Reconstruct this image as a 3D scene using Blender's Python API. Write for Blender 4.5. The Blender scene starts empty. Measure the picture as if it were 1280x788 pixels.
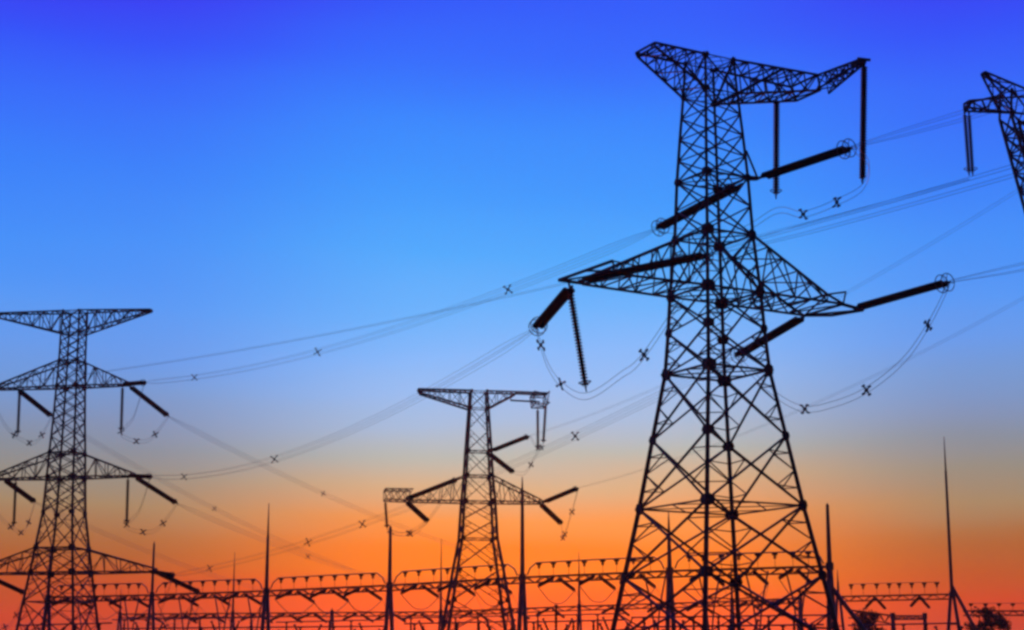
import bpy, math, random
from mathutils import Vector, Matrix, Quaternion

rnd = random.Random(7)
SC = bpy.context.scene
COL = SC.collection
V = Vector

# ------------------------------------------------------------------ camera
EYE = 1.7
FPX = 2200.0                      # focal length in pixels of a 1280 px wide frame
PITCH = math.radians(11.8947)
cam_d = bpy.data.cameras.new('camera')
cam = bpy.data.objects.new('camera', cam_d)
COL.objects.link(cam)
cam.location = (0, 0, EYE)
cam.rotation_euler = (math.pi / 2 + PITCH, 0, 0)
cam_d.sensor_width = 36.0
cam_d.lens = 36.0 * FPX / 1280.0
cam_d.clip_end = 20000
SC.camera = cam

# ------------------------------------------------------------------ sky, sun, exposure
HAZE = 0.00009
SUN_EL = math.radians(1.6)
SUN_AZ = math.radians(1.2)        # to the right of straight ahead (+Y)


def lin(c):
    return tuple(((x / 255) / 12.92 if x / 255 <= .04045 else ((x / 255 + .055) / 1.055) ** 2.4) for x in c) + (1,)


world = bpy.data.worlds.new('World')
SC.world = world
world.use_nodes = True
nt = world.node_tree
nt.nodes.clear()


def node(kind, **kw):
    n = nt.nodes.new(kind)
    for k, v in kw.items():
        setattr(n, k, v)
    return n


def math_node(op, a, b=None, c=None, clamp=False):
    n = node('ShaderNodeMath', operation=op, use_clamp=clamp)
    for i, x in enumerate((a, b, c)):
        if x is None:
            continue
        if hasattr(x, 'links'):
            nt.links.new(x, n.inputs[i])
        else:
            n.inputs[i].default_value = x
    return n.outputs[0]


tc = node('ShaderNodeTexCoord')
nrm = node('ShaderNodeVectorMath', operation='NORMALIZE')
nt.links.new(tc.outputs['Generated'], nrm.inputs[0])
sep = node('ShaderNodeSeparateXYZ')
nt.links.new(nrm.outputs[0], sep.inputs[0])
elev = math_node('ARCSINE', sep.outputs['Z'])
# a faint large unevenness of the evening air, so that the bands are not ruled lines
noi = node('ShaderNodeTexNoise')
noi.inputs['Scale'].default_value = 2.2
noi.inputs['Detail'].default_value = 2.0
mapn = node('ShaderNodeMapping')
mapn.inputs['Scale'].default_value = (1.4, 1.4, 7.0)
nt.links.new(nrm.outputs[0], mapn.inputs[0])
nt.links.new(mapn.outputs[0], noi.inputs['Vector'])
wob = math_node('MULTIPLY_ADD', noi.outputs[0], 0.036, -0.018)
elev2 = math_node('ADD', elev, wob)
EMAX = math.radians(30)
efac = math_node('DIVIDE', elev2, EMAX, clamp=True)


def el_of(y):                      # elevation angle seen at image row y
    return PITCH + math.atan((394 - y) / FPX)


def ramp(stops, extra=()):
    r = node('ShaderNodeValToRGB')
    cr = r.color_ramp
    cr.interpolation = 'LINEAR'
    st = sorted([(max(0., el_of(y) / EMAX), c) for y, c in stops] + list(extra))
    cr.elements[0].position = st[0][0]
    cr.elements[0].color = lin(st[0][1])
    cr.elements[1].position = st[-1][0]
    cr.elements[1].color = lin(st[-1][1])
    for p, c in st[1:-1]:
        e = cr.elements.new(p)
        e.color = lin(c)
    nt.links.new(efac, r.inputs[0])
    return r.outputs[0]


R_SUN = ramp([(-60, (40, 64, 235)), (0, (44, 88, 250)), (60, (44, 104, 253)), (150, (46, 132, 254)), (240, (52, 152, 254)),
              (320, (68, 168, 254)), (390, (96, 178, 254)), (440, (124, 184, 252)), (490, (142, 188, 244)), (530, (158, 188, 222)),
              (565, (176, 184, 178)), (600, (210, 174, 134)), (640, (244, 148, 72)), (680, (255, 124, 18)),
              (720, (255, 118, 0)), (750, (255, 92, 0)), (800, (252, 54, 0)), (840, (225, 48, 8))],
             [(0.0, (185, 34, 8)), (1.0, (34, 50, 200))])
R_OFF = ramp([(-60, (56, 46, 226)), (0, (54, 58, 242)), (70, (46, 82, 249)), (150, (48, 106, 251)), (240, (50, 128, 251)),
              (320, (62, 144, 250)), (390, (80, 152, 246)), (440, (96, 154, 236)), (490, (110, 152, 212)), (530, (122, 146, 186)),
              (565, (130, 142, 158)), (600, (144, 140, 130)), (640, (162, 134, 100)), (680, (168, 108, 62)), (700, (172, 94, 42)),
              (725, (184, 80, 24)), (755, (204, 58, 8)), (800, (190, 44, 8)), (840, (160, 34, 10))],
             [(0.0, (140, 28, 12)), (1.0, (36, 44, 190))])
R_BACK = ramp([(0, (20, 24, 66)), (400, (26, 30, 70)), (640, (46, 38, 56)), (780, (50, 34, 40))],
              [(0.0, (36, 24, 26)), (1.0, (16, 20, 62))])
sun_dir = V((math.sin(SUN_AZ), math.cos(SUN_AZ), 0))
dt = node('ShaderNodeVectorMath', operation='DOT_PRODUCT')
flat = node('ShaderNodeCombineXYZ')
nt.links.new(sep.outputs['X'], flat.inputs[0])
nt.links.new(sep.outputs['Y'], flat.inputs[1])
fn = node('ShaderNodeVectorMath', operation='NORMALIZE')
nt.links.new(flat.outputs[0], fn.inputs[0])
nt.links.new(fn.outputs[0], dt.inputs[0])
dt.inputs[1].default_value = sun_dir
ang = math_node('ARCCOSINE', dt.outputs['Value'])          # azimuth away from the sunset


def smooth(a0, a1):
    m = node('ShaderNodeMapRange', interpolation_type='SMOOTHSTEP')
    nt.links.new(ang, m.inputs[0])
    m.inputs[1].default_value = math.radians(a0)
    m.inputs[2].default_value = math.radians(a1)
    return m.outputs[0]


def mix(f, a, b):
    m = node('ShaderNodeMix', data_type='RGBA')
    nt.links.new(f, m.inputs[0])
    nt.links.new(a, m.inputs[6])
    nt.links.new(b, m.inputs[7])
    return m.outputs[2]


dusk = mix(smooth(30, 95), mix(smooth(3.5, 14.0), R_SUN, R_OFF), R_BACK)
bg = node('ShaderNodeBackground')
nt.links.new(dusk, bg.inputs[0])
bg.inputs[1].default_value = 1.0
sky = node('ShaderNodeTexSky', sky_type='NISHITA')
sky.sun_disc = False
sky.sun_elevation = SUN_EL
sky.sun_rotation = SUN_AZ
bg2 = node('ShaderNodeBackground')
nt.links.new(sky.outputs[0], bg2.inputs[0])
bg2.inputs[1].default_value = 0.004
add = node('ShaderNodeAddShader')
nt.links.new(bg.outputs[0], add.inputs[0])
nt.links.new(bg2.outputs[0], add.inputs[1])
wout = node('ShaderNodeOutputWorld')
nt.links.new(add.outputs[0], wout.inputs[0])

sun_l = bpy.data.lights.new('sun', 'SUN')
sun_l.energy = 0.5
sun_l.angle = math.radians(0.6)
sun_l.color = (1.0, 0.16, 0.02)
sun = bpy.data.objects.new('sun', sun_l)
COL.objects.link(sun)
to_sun = V((math.sin(SUN_AZ) * math.cos(SUN_EL), math.cos(SUN_AZ) * math.cos(SUN_EL), math.sin(SUN_EL)))
sun.rotation_euler = to_sun.to_track_quat('Z', 'Y').to_euler()

SC.view_settings.view_transform = 'Standard'
SC.view_settings.look = 'None'
SC.view_settings.gamma = 1.0
SC.view_settings.exposure = 0.0
SC.view_settings.use_curve_mapping = False
SC.cycles.filter_width = 3.0          # the photograph is soft


# ------------------------------------------------------------------ materials
def material(name, base, rough=.55, metal=.0, vary=.25, scale=3.0, bump=.0):
    m = bpy.data.materials.new(name)
    m.use_nodes = True
    t = m.node_tree
    b = t.nodes['Principled BSDF']
    b.inputs['Roughness'].default_value = rough
    b.inputs['Metallic'].default_value = metal
    tex = t.nodes.new('ShaderNodeTexCoord')
    n = t.nodes.new('ShaderNodeTexNoise')
    n.inputs['Scale'].default_value = scale
    n.inputs['Detail'].default_value = 5
    t.links.new(tex.outputs['Object'], n.inputs['Vector'])
    r = t.nodes.new('ShaderNodeValToRGB')
    r.color_ramp.elements[0].position = .3
    r.color_ramp.elements[1].position = .7
    r.color_ramp.elements[0].color = tuple(c * (1 - vary) for c in base) + (1,)
    r.color_ramp.elements[1].color = tuple(min(1, c * (1 + vary)) for c in base) + (1,)
    t.links.new(n.outputs[0], r.inputs[0])
    t.links.new(r.outputs[0], b.inputs['Base Color'])
    if bump:
        bm = t.nodes.new('ShaderNodeBump')
        bm.inputs['Strength'].default_value = bump
        t.links.new(n.outputs[0], bm.inputs['Height'])
        t.links.new(bm.outputs[0], b.inputs['Normal'])
    return m


M_STEEL = material('weathered_galvanised_steel', (.12, .12, .125), .6, .2, .3, 1.2)
M_PLATE = material('dark_steel_plate', (.07, .07, .075), .6, .2, .25, 2.0)
M_PORC = material('brown_glazed_porcelain', (.03, .02, .018), .7, 0, .2, 4.0)
M_HARD = material('forged_fittings', (.10, .10, .105), .5, .4, .2, 5.0)
M_WIRE = material('aluminium_conductor', (.16, .16, .17), .5, .5, .15, 8.0)
M_POST = material('gantry_steel_tube', (.16, .15, .14), .6, .1, .3, .8)
M_BUS = material('aluminium_busbar', (.3, .3, .3), .45, .5, .15, 2.0)
M_CONC = material('concrete_footing', (.3, .29, .27), .9, 0, .2, 4.0, .3)
M_SOIL = material('dry_grass_and_soil', (.09, .075, .045), .95, 0, .45, .35, .5)
M_LEAF = material('tree_leaves', (.045, .06, .025), .7, 0, .5, .9)
M_BARK = material('tree_bark', (.07, .05, .035), .9, 0, .35, 6.0, .4)


# ------------------------------------------------------------------ helpers
def tag(o, label=None, cat=None, group=None, kind=None):
    if label:
        o['label'] = label
    if cat:
        o['category'] = cat
    if group:
        o['group'] = group
    if kind:
        o['kind'] = kind
    return o


def empty(name, loc, label=None, cat=None, group=None):
    o = bpy.data.objects.new(name, None)
    o.empty_display_size = .5
    o.location = loc
    COL.objects.link(o)
    return tag(o, label, cat, group)


class MB:
    """collects bars, tubes and plates in world coordinates; build() links them as ONE mesh object"""

    def __init__(self):
        self.v, self.f = [], []

    def bar(self, p, q, r, n=4, r2=None, cap=True):
        p, q = V(p), V(q)
        d = q - p
        if d.length < 1e-6:
            return
        d.normalize()
        u = d.cross(V((0, 0, 1)))
        if u.length < 1e-3:
            u = d.cross(V((0, 1, 0)))
        u.normalize()
        w = d.cross(u)
        r2 = r if r2 is None else r2
        k = len(self.v)
        off = math.pi / 4 if n == 4 else 0
        for c, rr in ((p, r), (q, r2)):
            for i in range(n):
                a = off + 2 * math.pi * i / n
                self.v.append(c + (u * math.cos(a) + w * math.sin(a)) * rr)
        for i in range(n):
            j = (i + 1) % n
            self.f.append((k + i, k + j, k + n + j, k + n + i))
        if cap:
            self.f.append(tuple(k + i for i in range(n))[::-1])
            self.f.append(tuple(k + n + i for i in range(n)))

    def tube(self, pts, r, n=5):
        pts = [V(p) for p in pts]
        k = len(self.v)
        for i, p in enumerate(pts):
            d = (pts[min(i + 1, len(pts) - 1)] - pts[max(i - 1, 0)]).normalized()
            u = d.cross(V((0, 0, 1)))
            if u.length < 1e-3:
                u = d.cross(V((0, 1, 0)))
            u.normalize()
            w = d.cross(u)
            for j in range(n):
                a = 2 * math.pi * j / n
                self.v.append(p + (u * math.cos(a) + w * math.sin(a)) * r)
        for i in range(len(pts) - 1):
            for j in range(n):
                jj = (j + 1) % n
                self.f.append((k + i * n + j, k + i * n + jj, k + (i + 1) * n + jj, k + (i + 1) * n + j))
        self.f.append(tuple(k + j for j in range(n))[::-1])
        self.f.append(tuple(k + (len(pts) - 1) * n + j for j in range(n)))

    def lathe(self, p, axis, prof, n=10):
        """prof: list of (distance along the axis, radius)"""
        p, d = V(p), V(axis).normalized()
        u = d.cross(V((0, 0, 1)))
        if u.length < 1e-3:
            u = d.cross(V((0, 1, 0)))
        u.normalize()
        w = d.cross(u)
        k = len(self.v)
        for t, r in prof:
            for j in range(n):
                a = 2 * math.pi * j / n
                self.v.append(p + d * t + (u * math.cos(a) + w * math.sin(a)) * r)
        for i in range(len(prof) - 1):
            for j in range(n):
                jj = (j + 1) % n
                self.f.append((k + i * n + j, k + i * n + jj, k + (i + 1) * n + jj, k + (i + 1) * n + j))
        self.f.append(tuple(k + j for j in range(n))[::-1])
        self.f.append(tuple(k + (len(prof) - 1) * n + j for j in range(n)))

    def ring(self, c, axis, R, r, n=14):
        c, d = V(c), V(axis).normalized()
        u = d.cross(V((0, 0, 1)))
        if u.length < 1e-3:
            u = d.cross(V((0, 1, 0)))
        u.normalize()
        w = d.cross(u)
        pts = [c + (u * math.cos(2 * math.pi * i / n) + w * math.sin(2 * math.pi * i / n)) * R for i in range(n + 1)]
        self.tube(pts, r, 5)

    def plate(self, c, nrm_, R, t, n=8):
        c, d = V(c), V(nrm_).normalized()
        self.lathe(c - d * t / 2, d, [(0, R), (t, R)], n)

    def box(self, c, sx, sy, sz):
        c = V(c)
        k = len(self.v)
        for z in (-1, 1):
            for x, y in ((-1, -1), (1, -1), (1, 1), (-1, 1)):
                self.v.append(c + V((x * sx / 2, y * sy / 2, z * sz / 2)))
        self.f += [(k + 3, k + 2, k + 1, k), (k + 4, k + 5, k + 6, k + 7)]
        for i in range(4):
            j = (i + 1) % 4
            self.f.append((k + i, k + j, k + 4 + j, k + 4 + i))

    def build(self, name, mat, parent=None, smooth_=False):
        me = bpy.data.meshes.new(name)
        o0 = V((0, 0, 0))
        q = parent
        while q is not None:
            o0 += q.location
            q = q.parent
        me.from_pydata([tuple(p - o0) for p in self.v], [], self.f)
        me.materials.append(mat)
        if smooth_:
            for p in me.polygons:
                p.use_smooth = True
        me.update()
        ob = bpy.data.objects.new(name, me)
        COL.objects.link(ob)
        if parent is not None:
            ob.parent = parent
        return ob


def lerp(a, b, t):
    return a + (b - a) * t


def truss(mb, A, B, n, rc, rl, cross=False):
    """box truss from quad A to quad B with four chords and zigzag lacing on its four sides"""
    st = [[lerp(V(A[k]), V(B[k]), i / n) for k in range(4)] for i in range(n + 1)]
    for k in range(4):
        mb.bar(A[k], B[k], rc)
    for k in range(4):
        m = (k + 1) % 4
        for i in range(n):
            p, q = (k, m) if i % 2 == 0 else (m, k)
            mb.bar(st[i][p], st[i + 1][q], rl)
            if cross:
                mb.bar(st[i][q], st[i + 1][p], rl)
            if i:
                mb.bar(st[i][k], st[i][m], rl)
        mb.bar(st[n][k], st[n][m], rc * .9)


# pixel (1280 x 788 frame) to a direction from the eye: used to read real positions off the photograph
C_F = V((0, math.cos(PITCH), math.sin(PITCH)))
C_U = V((0, -math.sin(PITCH), math.cos(PITCH)))


def ray(px, py):
    return C_F + V((1, 0, 0)) * ((px - 640) / FPX) + C_U * ((394 - py) / FPX)


def at(px, py, Y):
    d = ray(px, py)
    return V((0, 0, EYE)) + d * (Y / d.y)


def reach(p0, px, py, L, near):
    """the point seen at a pixel that lies a length L from p0, on its near or its far side"""
    d = ray(px, py).normalized()
    o = p0 - V((0, 0, EYE))
    b = o.dot(d)
    c = o.length_squared - L * L
    disc = max(0.0, b * b - c)
    t = b - math.sqrt(disc) if near else b + math.sqrt(disc)
    return V((0, 0, EYE)) + d * t


# ------------------------------------------------------------------ ground
g = MB()
g.v = [V((-1800, -600, 0)), V((1800, -600, 0)), V((1800, 2600, 0)), V((-1800, 2600, 0))]
g.f = [(0, 1, 2, 3)]
tag(g.build('ground', M_SOIL), 'dry open ground under the towers', None, None, 'structure')
if 'category' in bpy.data.objects['ground']:
    del bpy.data.objects['ground']['category']


# ------------------------------------------------------------------ evening haze over the plain
hz = MB()
hz.box((0, 1000, 42), 3800, 3400, 86)
hm = bpy.data.materials.new('evening_haze')
hm.use_nodes = True
hm.node_tree.nodes.clear()
ho = hm.node_tree.nodes.new('ShaderNodeOutputMaterial')
hv = hm.node_tree.nodes.new('ShaderNodeVolumePrincipled')
hv.inputs['Color'].default_value = (.96, .84, .66, 1)
hv.inputs['Density'].default_value = HAZE
hv.inputs['Anisotropy'].default_value = .8
hm.node_tree.links.new(hv.outputs[0], ho.inputs['Volume'])
if HAZE > 0:
    tag(hz.build('haze', hm), None, None, None, 'stuff')
SC.cycles.volume_bounces = 1

# ------------------------------------------------------------------ lattice towers
class Tower:
    def __init__(self, name, x, y, psi, levels, label, k=1.0):
        self.o = V((x, y, 0))
        self.A = V((math.cos(psi), math.sin(psi), 0))       # along the crossarms
        self.L = V((math.sin(psi), -math.cos(psi), 0))      # along the line, towards the eye
        self.lv = levels                                     # (height, half side)
        self.k = k                                           # member thickness factor
        self.root = empty(name, self.o, label, 'pylon', 'steel lattice pylons')

    def P(self, a, l, z):
        return self.o + self.A * a + self.L * l + V((0, 0, z))

    def corner(self, i, sa, sl):
        z, s = self.lv[i]
        return self.P(s * sa, s * sl, z)

    def side(self, z):
        for (z0, s0), (z1, s1) in zip(self.lv, self.lv[1:]):
            if z1 <= z <= z0:
                t = (z0 - z) / (z0 - z1)
                return s0 + (s1 - s0) * t
        return self.lv[0][1]

    def body(self, panels, rings, gus, leg_r=(.10, .19), br=(.05, .095)):
        n = len(self.lv)
        ztop = self.lv[0][0]
        K = self.k

        def thick(pair, z):
            return K * (pair[1] + (pair[0] - pair[1]) * z / ztop)
        # legs with their gusset plates
        for sa, sl in ((-1, -1), (-1, 1), (1, 1), (1, -1)):
            m = MB()
            for i in range(n - 1):
                z0, z1 = self.lv[i][0], self.lv[i + 1][0]
                m.bar(self.corner(i, sa, sl), self.corner(i + 1, sa, sl), thick(leg_r, z0), 4, thick(leg_r, z1))
            leg = m.build('leg', M_STEEL, self.root)
            ft = MB()
            c = self.corner(n - 1, sa, sl)
            ft.lathe(V((c.x, c.y, -.3)), (0, 0, 1), [(0, .75), (.5, .75), (.8, .42), (.9, .42)], 8)
            ft.build('footing', M_CONC, leg)
            for i in gus:
                c = self.corner(i, sa, sl)
                R = thick((.22, .5), self.lv[i][0]) * gus[i]
                p = MB()
                out = thick(leg_r, self.lv[i][0]) * .75 + .012
                p.plate(c + self.A * sa * out - self.L * sl * R * .35, self.A, R * .92, .03, 6)
                p.plate(c + self.L * sl * out - self.A * sa * R * .35, self.L, R * .92, .03, 5)
                p.build('gusset_plate', M_PLATE, leg)
        # bracing, one mesh per face
        for (c0, c1) in (((-1, -1), (-1, 1)), ((-1, 1), (1, 1)), ((1, 1), (1, -1)), ((1, -1), (-1, -1))):
            m = MB()
            for (i, j, sub) in panels:
                zi, zj = self.lv[i][0], self.lv[j][0]
                p0, p1 = self.corner(i, *c0), self.corner(i, *c1)
                q0, q1 = self.corner(j, *c0), self.corner(j, *c1)
                for e in range(sub):
                    a0, a1 = lerp(p0, q0, e / sub), lerp(p1, q1, e / sub)
                    b0, b1 = lerp(p0, q0, (e + 1) / sub), lerp(p1, q1, (e + 1) / sub)
                    z = a0.z
                    r = thick(br, z)
                    m.bar(a0, b1, r)
                    m.bar(a1, b0, r)
                    if (a0 - b0).length > 2.3:               # redundant members of the tall panels
                        x = lerp(a0, b1, (a1 - a0).length / ((a1 - a0).length + (b1 - b0).length))
                        r2 = r * .55
                        la, lb = lerp(a0, b0, .5), lerp(a1, b1, .5)
                        da, db = lerp(a0, x, .5), lerp(a1, x, .5)
                        ea, eb = lerp(b0, x, .5), lerp(b1, x, .5)
                        for u, w in ((la, da), (la, ea), (lb, db), (lb, eb)):
                            m.bar(u, w, r2)
                        m.bar(lerp(a0, b0, .25), da, r2)
                        m.bar(lerp(a1, b1, .25), db, r2)
                        m.bar(lerp(a0, b0, .75), ea, r2)
                        m.bar(lerp(a1, b1, .75), eb, r2)
            m.build('face_bracing', M_STEEL, self.root)
        for i in rings:
            m = MB()
            cs = [self.corner(i, *c) for c in ((-1, -1), (-1, 1), (1, 1), (1, -1))]
            r = thick(br, self.lv[i][0]) * (1.15 if i in gus and gus[i] > 1.0 else .8)
            for k in range(4):
                m.bar(cs[k], cs[(k + 1) % 4], r)
                m.bar(lerp(cs[k], cs[(k + 1) % 4], .5), lerp(cs[(k + 1) % 4], cs[(k + 2) % 4], .5), r * .6)
            m.bar(cs[0], cs[2], r * .6)
            m.bar(cs[1], cs[3], r * .6)
            m.build('ring_frame', M_STEEL, self.root)

    def arm(self, A, B, n, rc, rl, name='crossarm', extra=(), cross=False):
        m = MB()
        truss(m, [self.P(*p) for p in A], [self.P(*p) for p in B], n, rc * self.k, rl * self.k, cross)
        for p, q, r in extra:
            m.bar(self.P(*p), self.P(*q), r * self.k)
        return m.build(name, M_STEEL, self.root)


S = 1.2
Z0 = EYE


def lv(pairs, s=S):
    return [(z * s + Z0, h * s) for z, h in pairs]


# --- the large tower in front
MAIN_LV = lv([(36.55, 1.03), (34.41, 1.15), (31.8, 1.33), (29.19, 1.49), (25.69, 1.63), (22.28, 1.88), (20.1, 1.98), (17.67, 2.14),
              (13.85, 2.72), (9.9, 3.31), (5.99, 3.97), (2.1, 4.62)]) + [(0.0, 5.22 * S)]
main = Tower('lattice_tower', 14.18, 120, math.radians(29.627), MAIN_LV,
             'tall dark steel lattice pylon filling the right half, nearest of all', 1.18)
main.body([(0, 1, 1), (1, 2, 2), (2, 3, 2), (3, 4, 2), (4, 5, 1), (5, 6, 1), (6, 7, 1), (7, 8, 1), (8, 9, 1), (9, 10, 1), (10, 11, 1), (11, 12, 1)],
          [0, 1, 3, 4, 5, 7, 9], {0: .9, 1: .9, 3: 1.05, 4: 1.25, 5: 1.3, 6: .95, 7: 1.2, 8: .85, 9: .95, 10: .8})
zt, z1 = MAIN_LV[0][0], MAIN_LV[1][0]
s0, s1 = MAIN_LV[0][1], MAIN_LV[1][1]
zl, sl_ = MAIN_LV[5][0], MAIN_LV[5][1]
zu, su = MAIN_LV[4][0], MAIN_LV[4][1]
zk, sk = MAIN_LV[3][0], MAIN_LV[3][1]
# upper arms
main.arm([(-s0, -s0, zt), (-s0, s0, zt), (-s1, s1, z1), (-s1, -s1, z1)],
         [(-5.6, -1.1, zt), (-5.6, 1.3, zt), (-5.5, 1.2, zt - .25), (-5.5, -1.05, zt - .25)], 5, .085, .045)
main.arm([(s0, -s0, zt), (s0, s0, zt), (s1, s1, z1), (s1, -s1, z1)],
         [(8.5, -1.4, zt), (8.5, 1.7, zt), (8.9, 1.5, zt - 1.05), (8.9, -1.3, zt - 1.05)], 6, .085, .05, 'crossarm',
         [((s1, s1, z1), (5.5, 1.45, zt), .13), ((s1, -s1, z1), (s1, s1, z1), .12), ((s0, s0, zt), (s1, -s1, z1), .08),
          ((5.5, 1.45, zt), (8.7, -1.35, zt - .5), .07), ((5.6, -1.3, zt - 1.0), (8.9, 1.5, zt - 1.05), .08)])
main.arm([(8.5, 1.4, zt), (10.0, 1.2, zt), (9.9, 1.2, zt - 1.05), (8.6, 1.4, zt - 1.05)],
         [(9.2, 5.5, zt + .1), (9.6, 5.8, zt + .1), (9.6, 5.7, zt - .15), (9.2, 5.5, zt - .15)], 4, .07, .045, 'jumper_bracket',
         [((9.0, 5.55, zt + .12), (9.9, 5.9, zt + .05), .1), ((8.5, 1.4, zt), (8.8, -1.3, zt - .9), .06)], True)
# lower arms
main.arm([(-su, -su, zu), (-su, su, zu), (-sl_, sl_, zl), (-sl_, -sl_, zl)],
         [(-9.6, -1.75, zl + .45), (-9.6, 1.9, zl + .45), (-9.7, 1.9, zl - .0), (-9.7, -1.85, zl - .0)], 5, .09, .05, 'crossarm',
         [((-11.7, -1.75, zl + .05), (-9.65, -1.8, zl + .05), .11), ((-11.7, -1.7, zl + .05), (-11.4, 4.5, zl + .1), .1),
          ((-11.4, 4.5, zl + .1), (-9.6, 1.9, zl + .42), .07), ((-11.55, 1.4, zl + .05), (-9.65, 1.8, zl + .2), .07),
          ((-11.4, 4.5, zl + .1), (-8.6, 4.0, zl + .1), .05), ((-8.6, 4.0, zl + .1), (-8.4, 1.9, zl + .2), .05),
          ((-11.6, -1.7, zl), (-9.65, 1.8, zl + .1), .06)])
main.arm([(su, su, zu), (su, -su, zu), (sl_, -sl_, zl), (sl_, sl_, zl)],
         [(8.4, 2.0, zl + .55), (8.4, -2.4, zl + .55), (9.9, -2.5, zl), (9.9, 2.0, zl)], 5, .09, .05, 'crossarm',
         [((9.9, 1.9, zl), (12.1, 1.5, zl - .1), .12), ((9.9, -2.4, zl), (12.1, 1.45, zl - .1), .08),
          ((8.4, 2.0, zl + .55), (9.6, 2.6, zl + .75), .07), ((9.6, 2.6, zl + .75), (9.9, 1.9, zl), .06),
          ((8.4, 2.0, zl + .55), (9.9, -2.45, zl), .06), ((9.9, -2.5, zl - .02), (10.9, -.6, zl - .25), .1), ((10.9, -.6, zl - .25), (12.1, 1.45, zl - .12), .1)])
main.arm([(sk, sk, zk + .1), (sk, sk - .3, zk + .1), (sk, sk - .3, zk - .1), (sk, sk, zk - .1)],
         [(sk + .75, sk + .3, zk + .06), (sk + .75, sk, zk + .06), (sk + .75, sk, zk - .06), (sk + .75, sk + .3, zk - .06)], 1, .06, .04, 'string_bracket',
         [((sk + .7, sk + .2, zk), (1.45 * S, 1.45 * S, zk + 2.0), .07)])

# --- the smaller tower of the same kind at the centre
MID_LV = lv([(35.3, 1.0), (33.2, 1.12), (27.9, 1.45), (24.9, 1.6), (21.76, 1.86), (19.6, 1.98), (17.3, 2.1), (13.7, 2.72), (9.9, 3.31), (5.99, 3.97), (2.1, 4.6)]) + [(0., 5.1 * S)]
mid = Tower('lattice_tower', -4.94, 256, math.radians(8), MID_LV,
            'slim dark lattice pylon with long level arms rising mid-picture against orange sky', 1.15)
mid.body([(0, 1, 1), (1, 2, 2), (2, 3, 1), (3, 4, 1), (4, 5, 1), (5, 6, 1), (6, 7, 1), (7, 8, 1), (8, 9, 1), (9, 10, 1), (10, 11, 1)],
         [0, 1, 2, 3, 4, 6], {0: 1., 1: 1., 2: 1.1, 3: 1.2, 4: 1.3, 6: 1.0, 8: 1.0}, (.13, .24), (.045, .085))
mzt, ms0 = MID_LV[0]
mz1, ms1 = MID_LV[1]
mzu, msu = MID_LV[3]
mzl, msl = MID_LV[4]
mid.arm([(-ms0, -ms0, mzt), (-ms0, ms0, mzt), (-ms1, ms1, mz1), (-ms1, -ms1, mz1)],
        [(-8.9, -.9, mzt + .1), (-8.9, .9, mzt + .1), (-8.6, .8, mzt - .45), (-8.6, -.8, mzt - .45)], 5, .15, .05)
mid.arm([(ms0, ms0, mzt), (ms0, -ms0, mzt), (ms1, -ms1, mz1), (ms1, ms1, mz1)],
        [(5.6, 1.0, mzt), (5.6, -1.0, mzt), (5.4, -1.0, mzt - .3), (5.4, 1.0, mzt - .3)], 3, .12, .05, 'crossarm',
        [((5.5, .9, mzt), (10.2, .9, mzt - .1), .15), ((5.5, -.9, mzt), (10.2, -.9, mzt - .1), .15), ((4.6, .9, mzt - 1.3), (9., .9, mzt - 1.45), .14),
         ((4.6, .9, mzt - 1.1), (5.5, 1., mzt - .1), .07)])
mid.arm([(8.0, 2.5, mzt - .1), (10.2, 2.5, mzt - .1), (10.2, 2.5, mzt - 1.7), (8.2, 2.5, mzt - 1.7)],
        [(8.2, -3.5, mzt - .1), (10.2, -3.5, mzt - .1), (10.2, -3.5, mzt - 1.7), (8.4, -3.5, mzt - 1.7)], 3, .09, .05, 'jumper_bracket')
mid.arm([(-msu, -msu, mzu), (-msu, msu, mzu), (-msl, msl, mzl), (-msl, -msl, mzl)],
        [(-10.4, -1.6, mzl + .5), (-10.4, 1.6, mzl + .5), (-10.6, 1.6, mzl), (-10.6, -1.6, mzl)], 5, .11, .05)
mid.arm([(-9.6, -2.0, mzl + 1.6), (-9.6, 2.0, mzl + 1.6), (-9.6, 2.0, mzl), (-9.6, -2.0, mzl)],
        [(-13.6, -2.0, mzl + 1.6), (-13.6, 2.0, mzl + 1.6), (-13.6, 2.0, mzl + .1), (-13.6, -2.0, mzl + .1)], 4, .07, .045, 'jumper_bracket', (), True)
mid.arm([(msu, msu, mzu), (msu, -msu, mzu), (msl, -msl, mzl), (msl, msl, mzl)],
        [(9.0, 1.6, mzl + .35), (9.0, -1.6, mzl + .35), (9.6, -1.6, mzl), (9.6, 1.6, mzl)], 5, .11, .05)

# --- the double-circuit tower on the left
LEFT_LV = [(z + Z0, s) for z, s in [(51, 1.2), (47.9, 1.3), (44, 1.33), (40.4, 1.45), (35.6, 1.6), (31.2, 1.8), (27.8, 1.92), (23, 2.12), (18.2, 2.68),
                                    (14.9, 3.05), (11, 3.55), (5.5, 4.2)]] + [(0., 5.0)]
left = Tower('lattice_tower', -60.95, 240, math.radians(-11), LEFT_LV,
             'blue-grey lattice pylon with four tiers of arms at the left edge')
left.body([(0, 1, 2), (1, 2, 3), (2, 3, 2), (3, 4, 3), (4, 5, 2), (5, 6, 2), (6, 7, 2), (7, 8, 1), (8, 9, 1), (9, 10, 1), (10, 11, 1), (11, 12, 1)],
          [0, 1, 2, 3, 5, 6, 8, 9, 10], {0: .9, 1: .9, 2: 1.3, 3: 1.6, 5: 1.35, 6: 1.45, 7: 1.1, 8: 1.3, 9: 1.3}, (.14, .22), (.075, .1))


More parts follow.
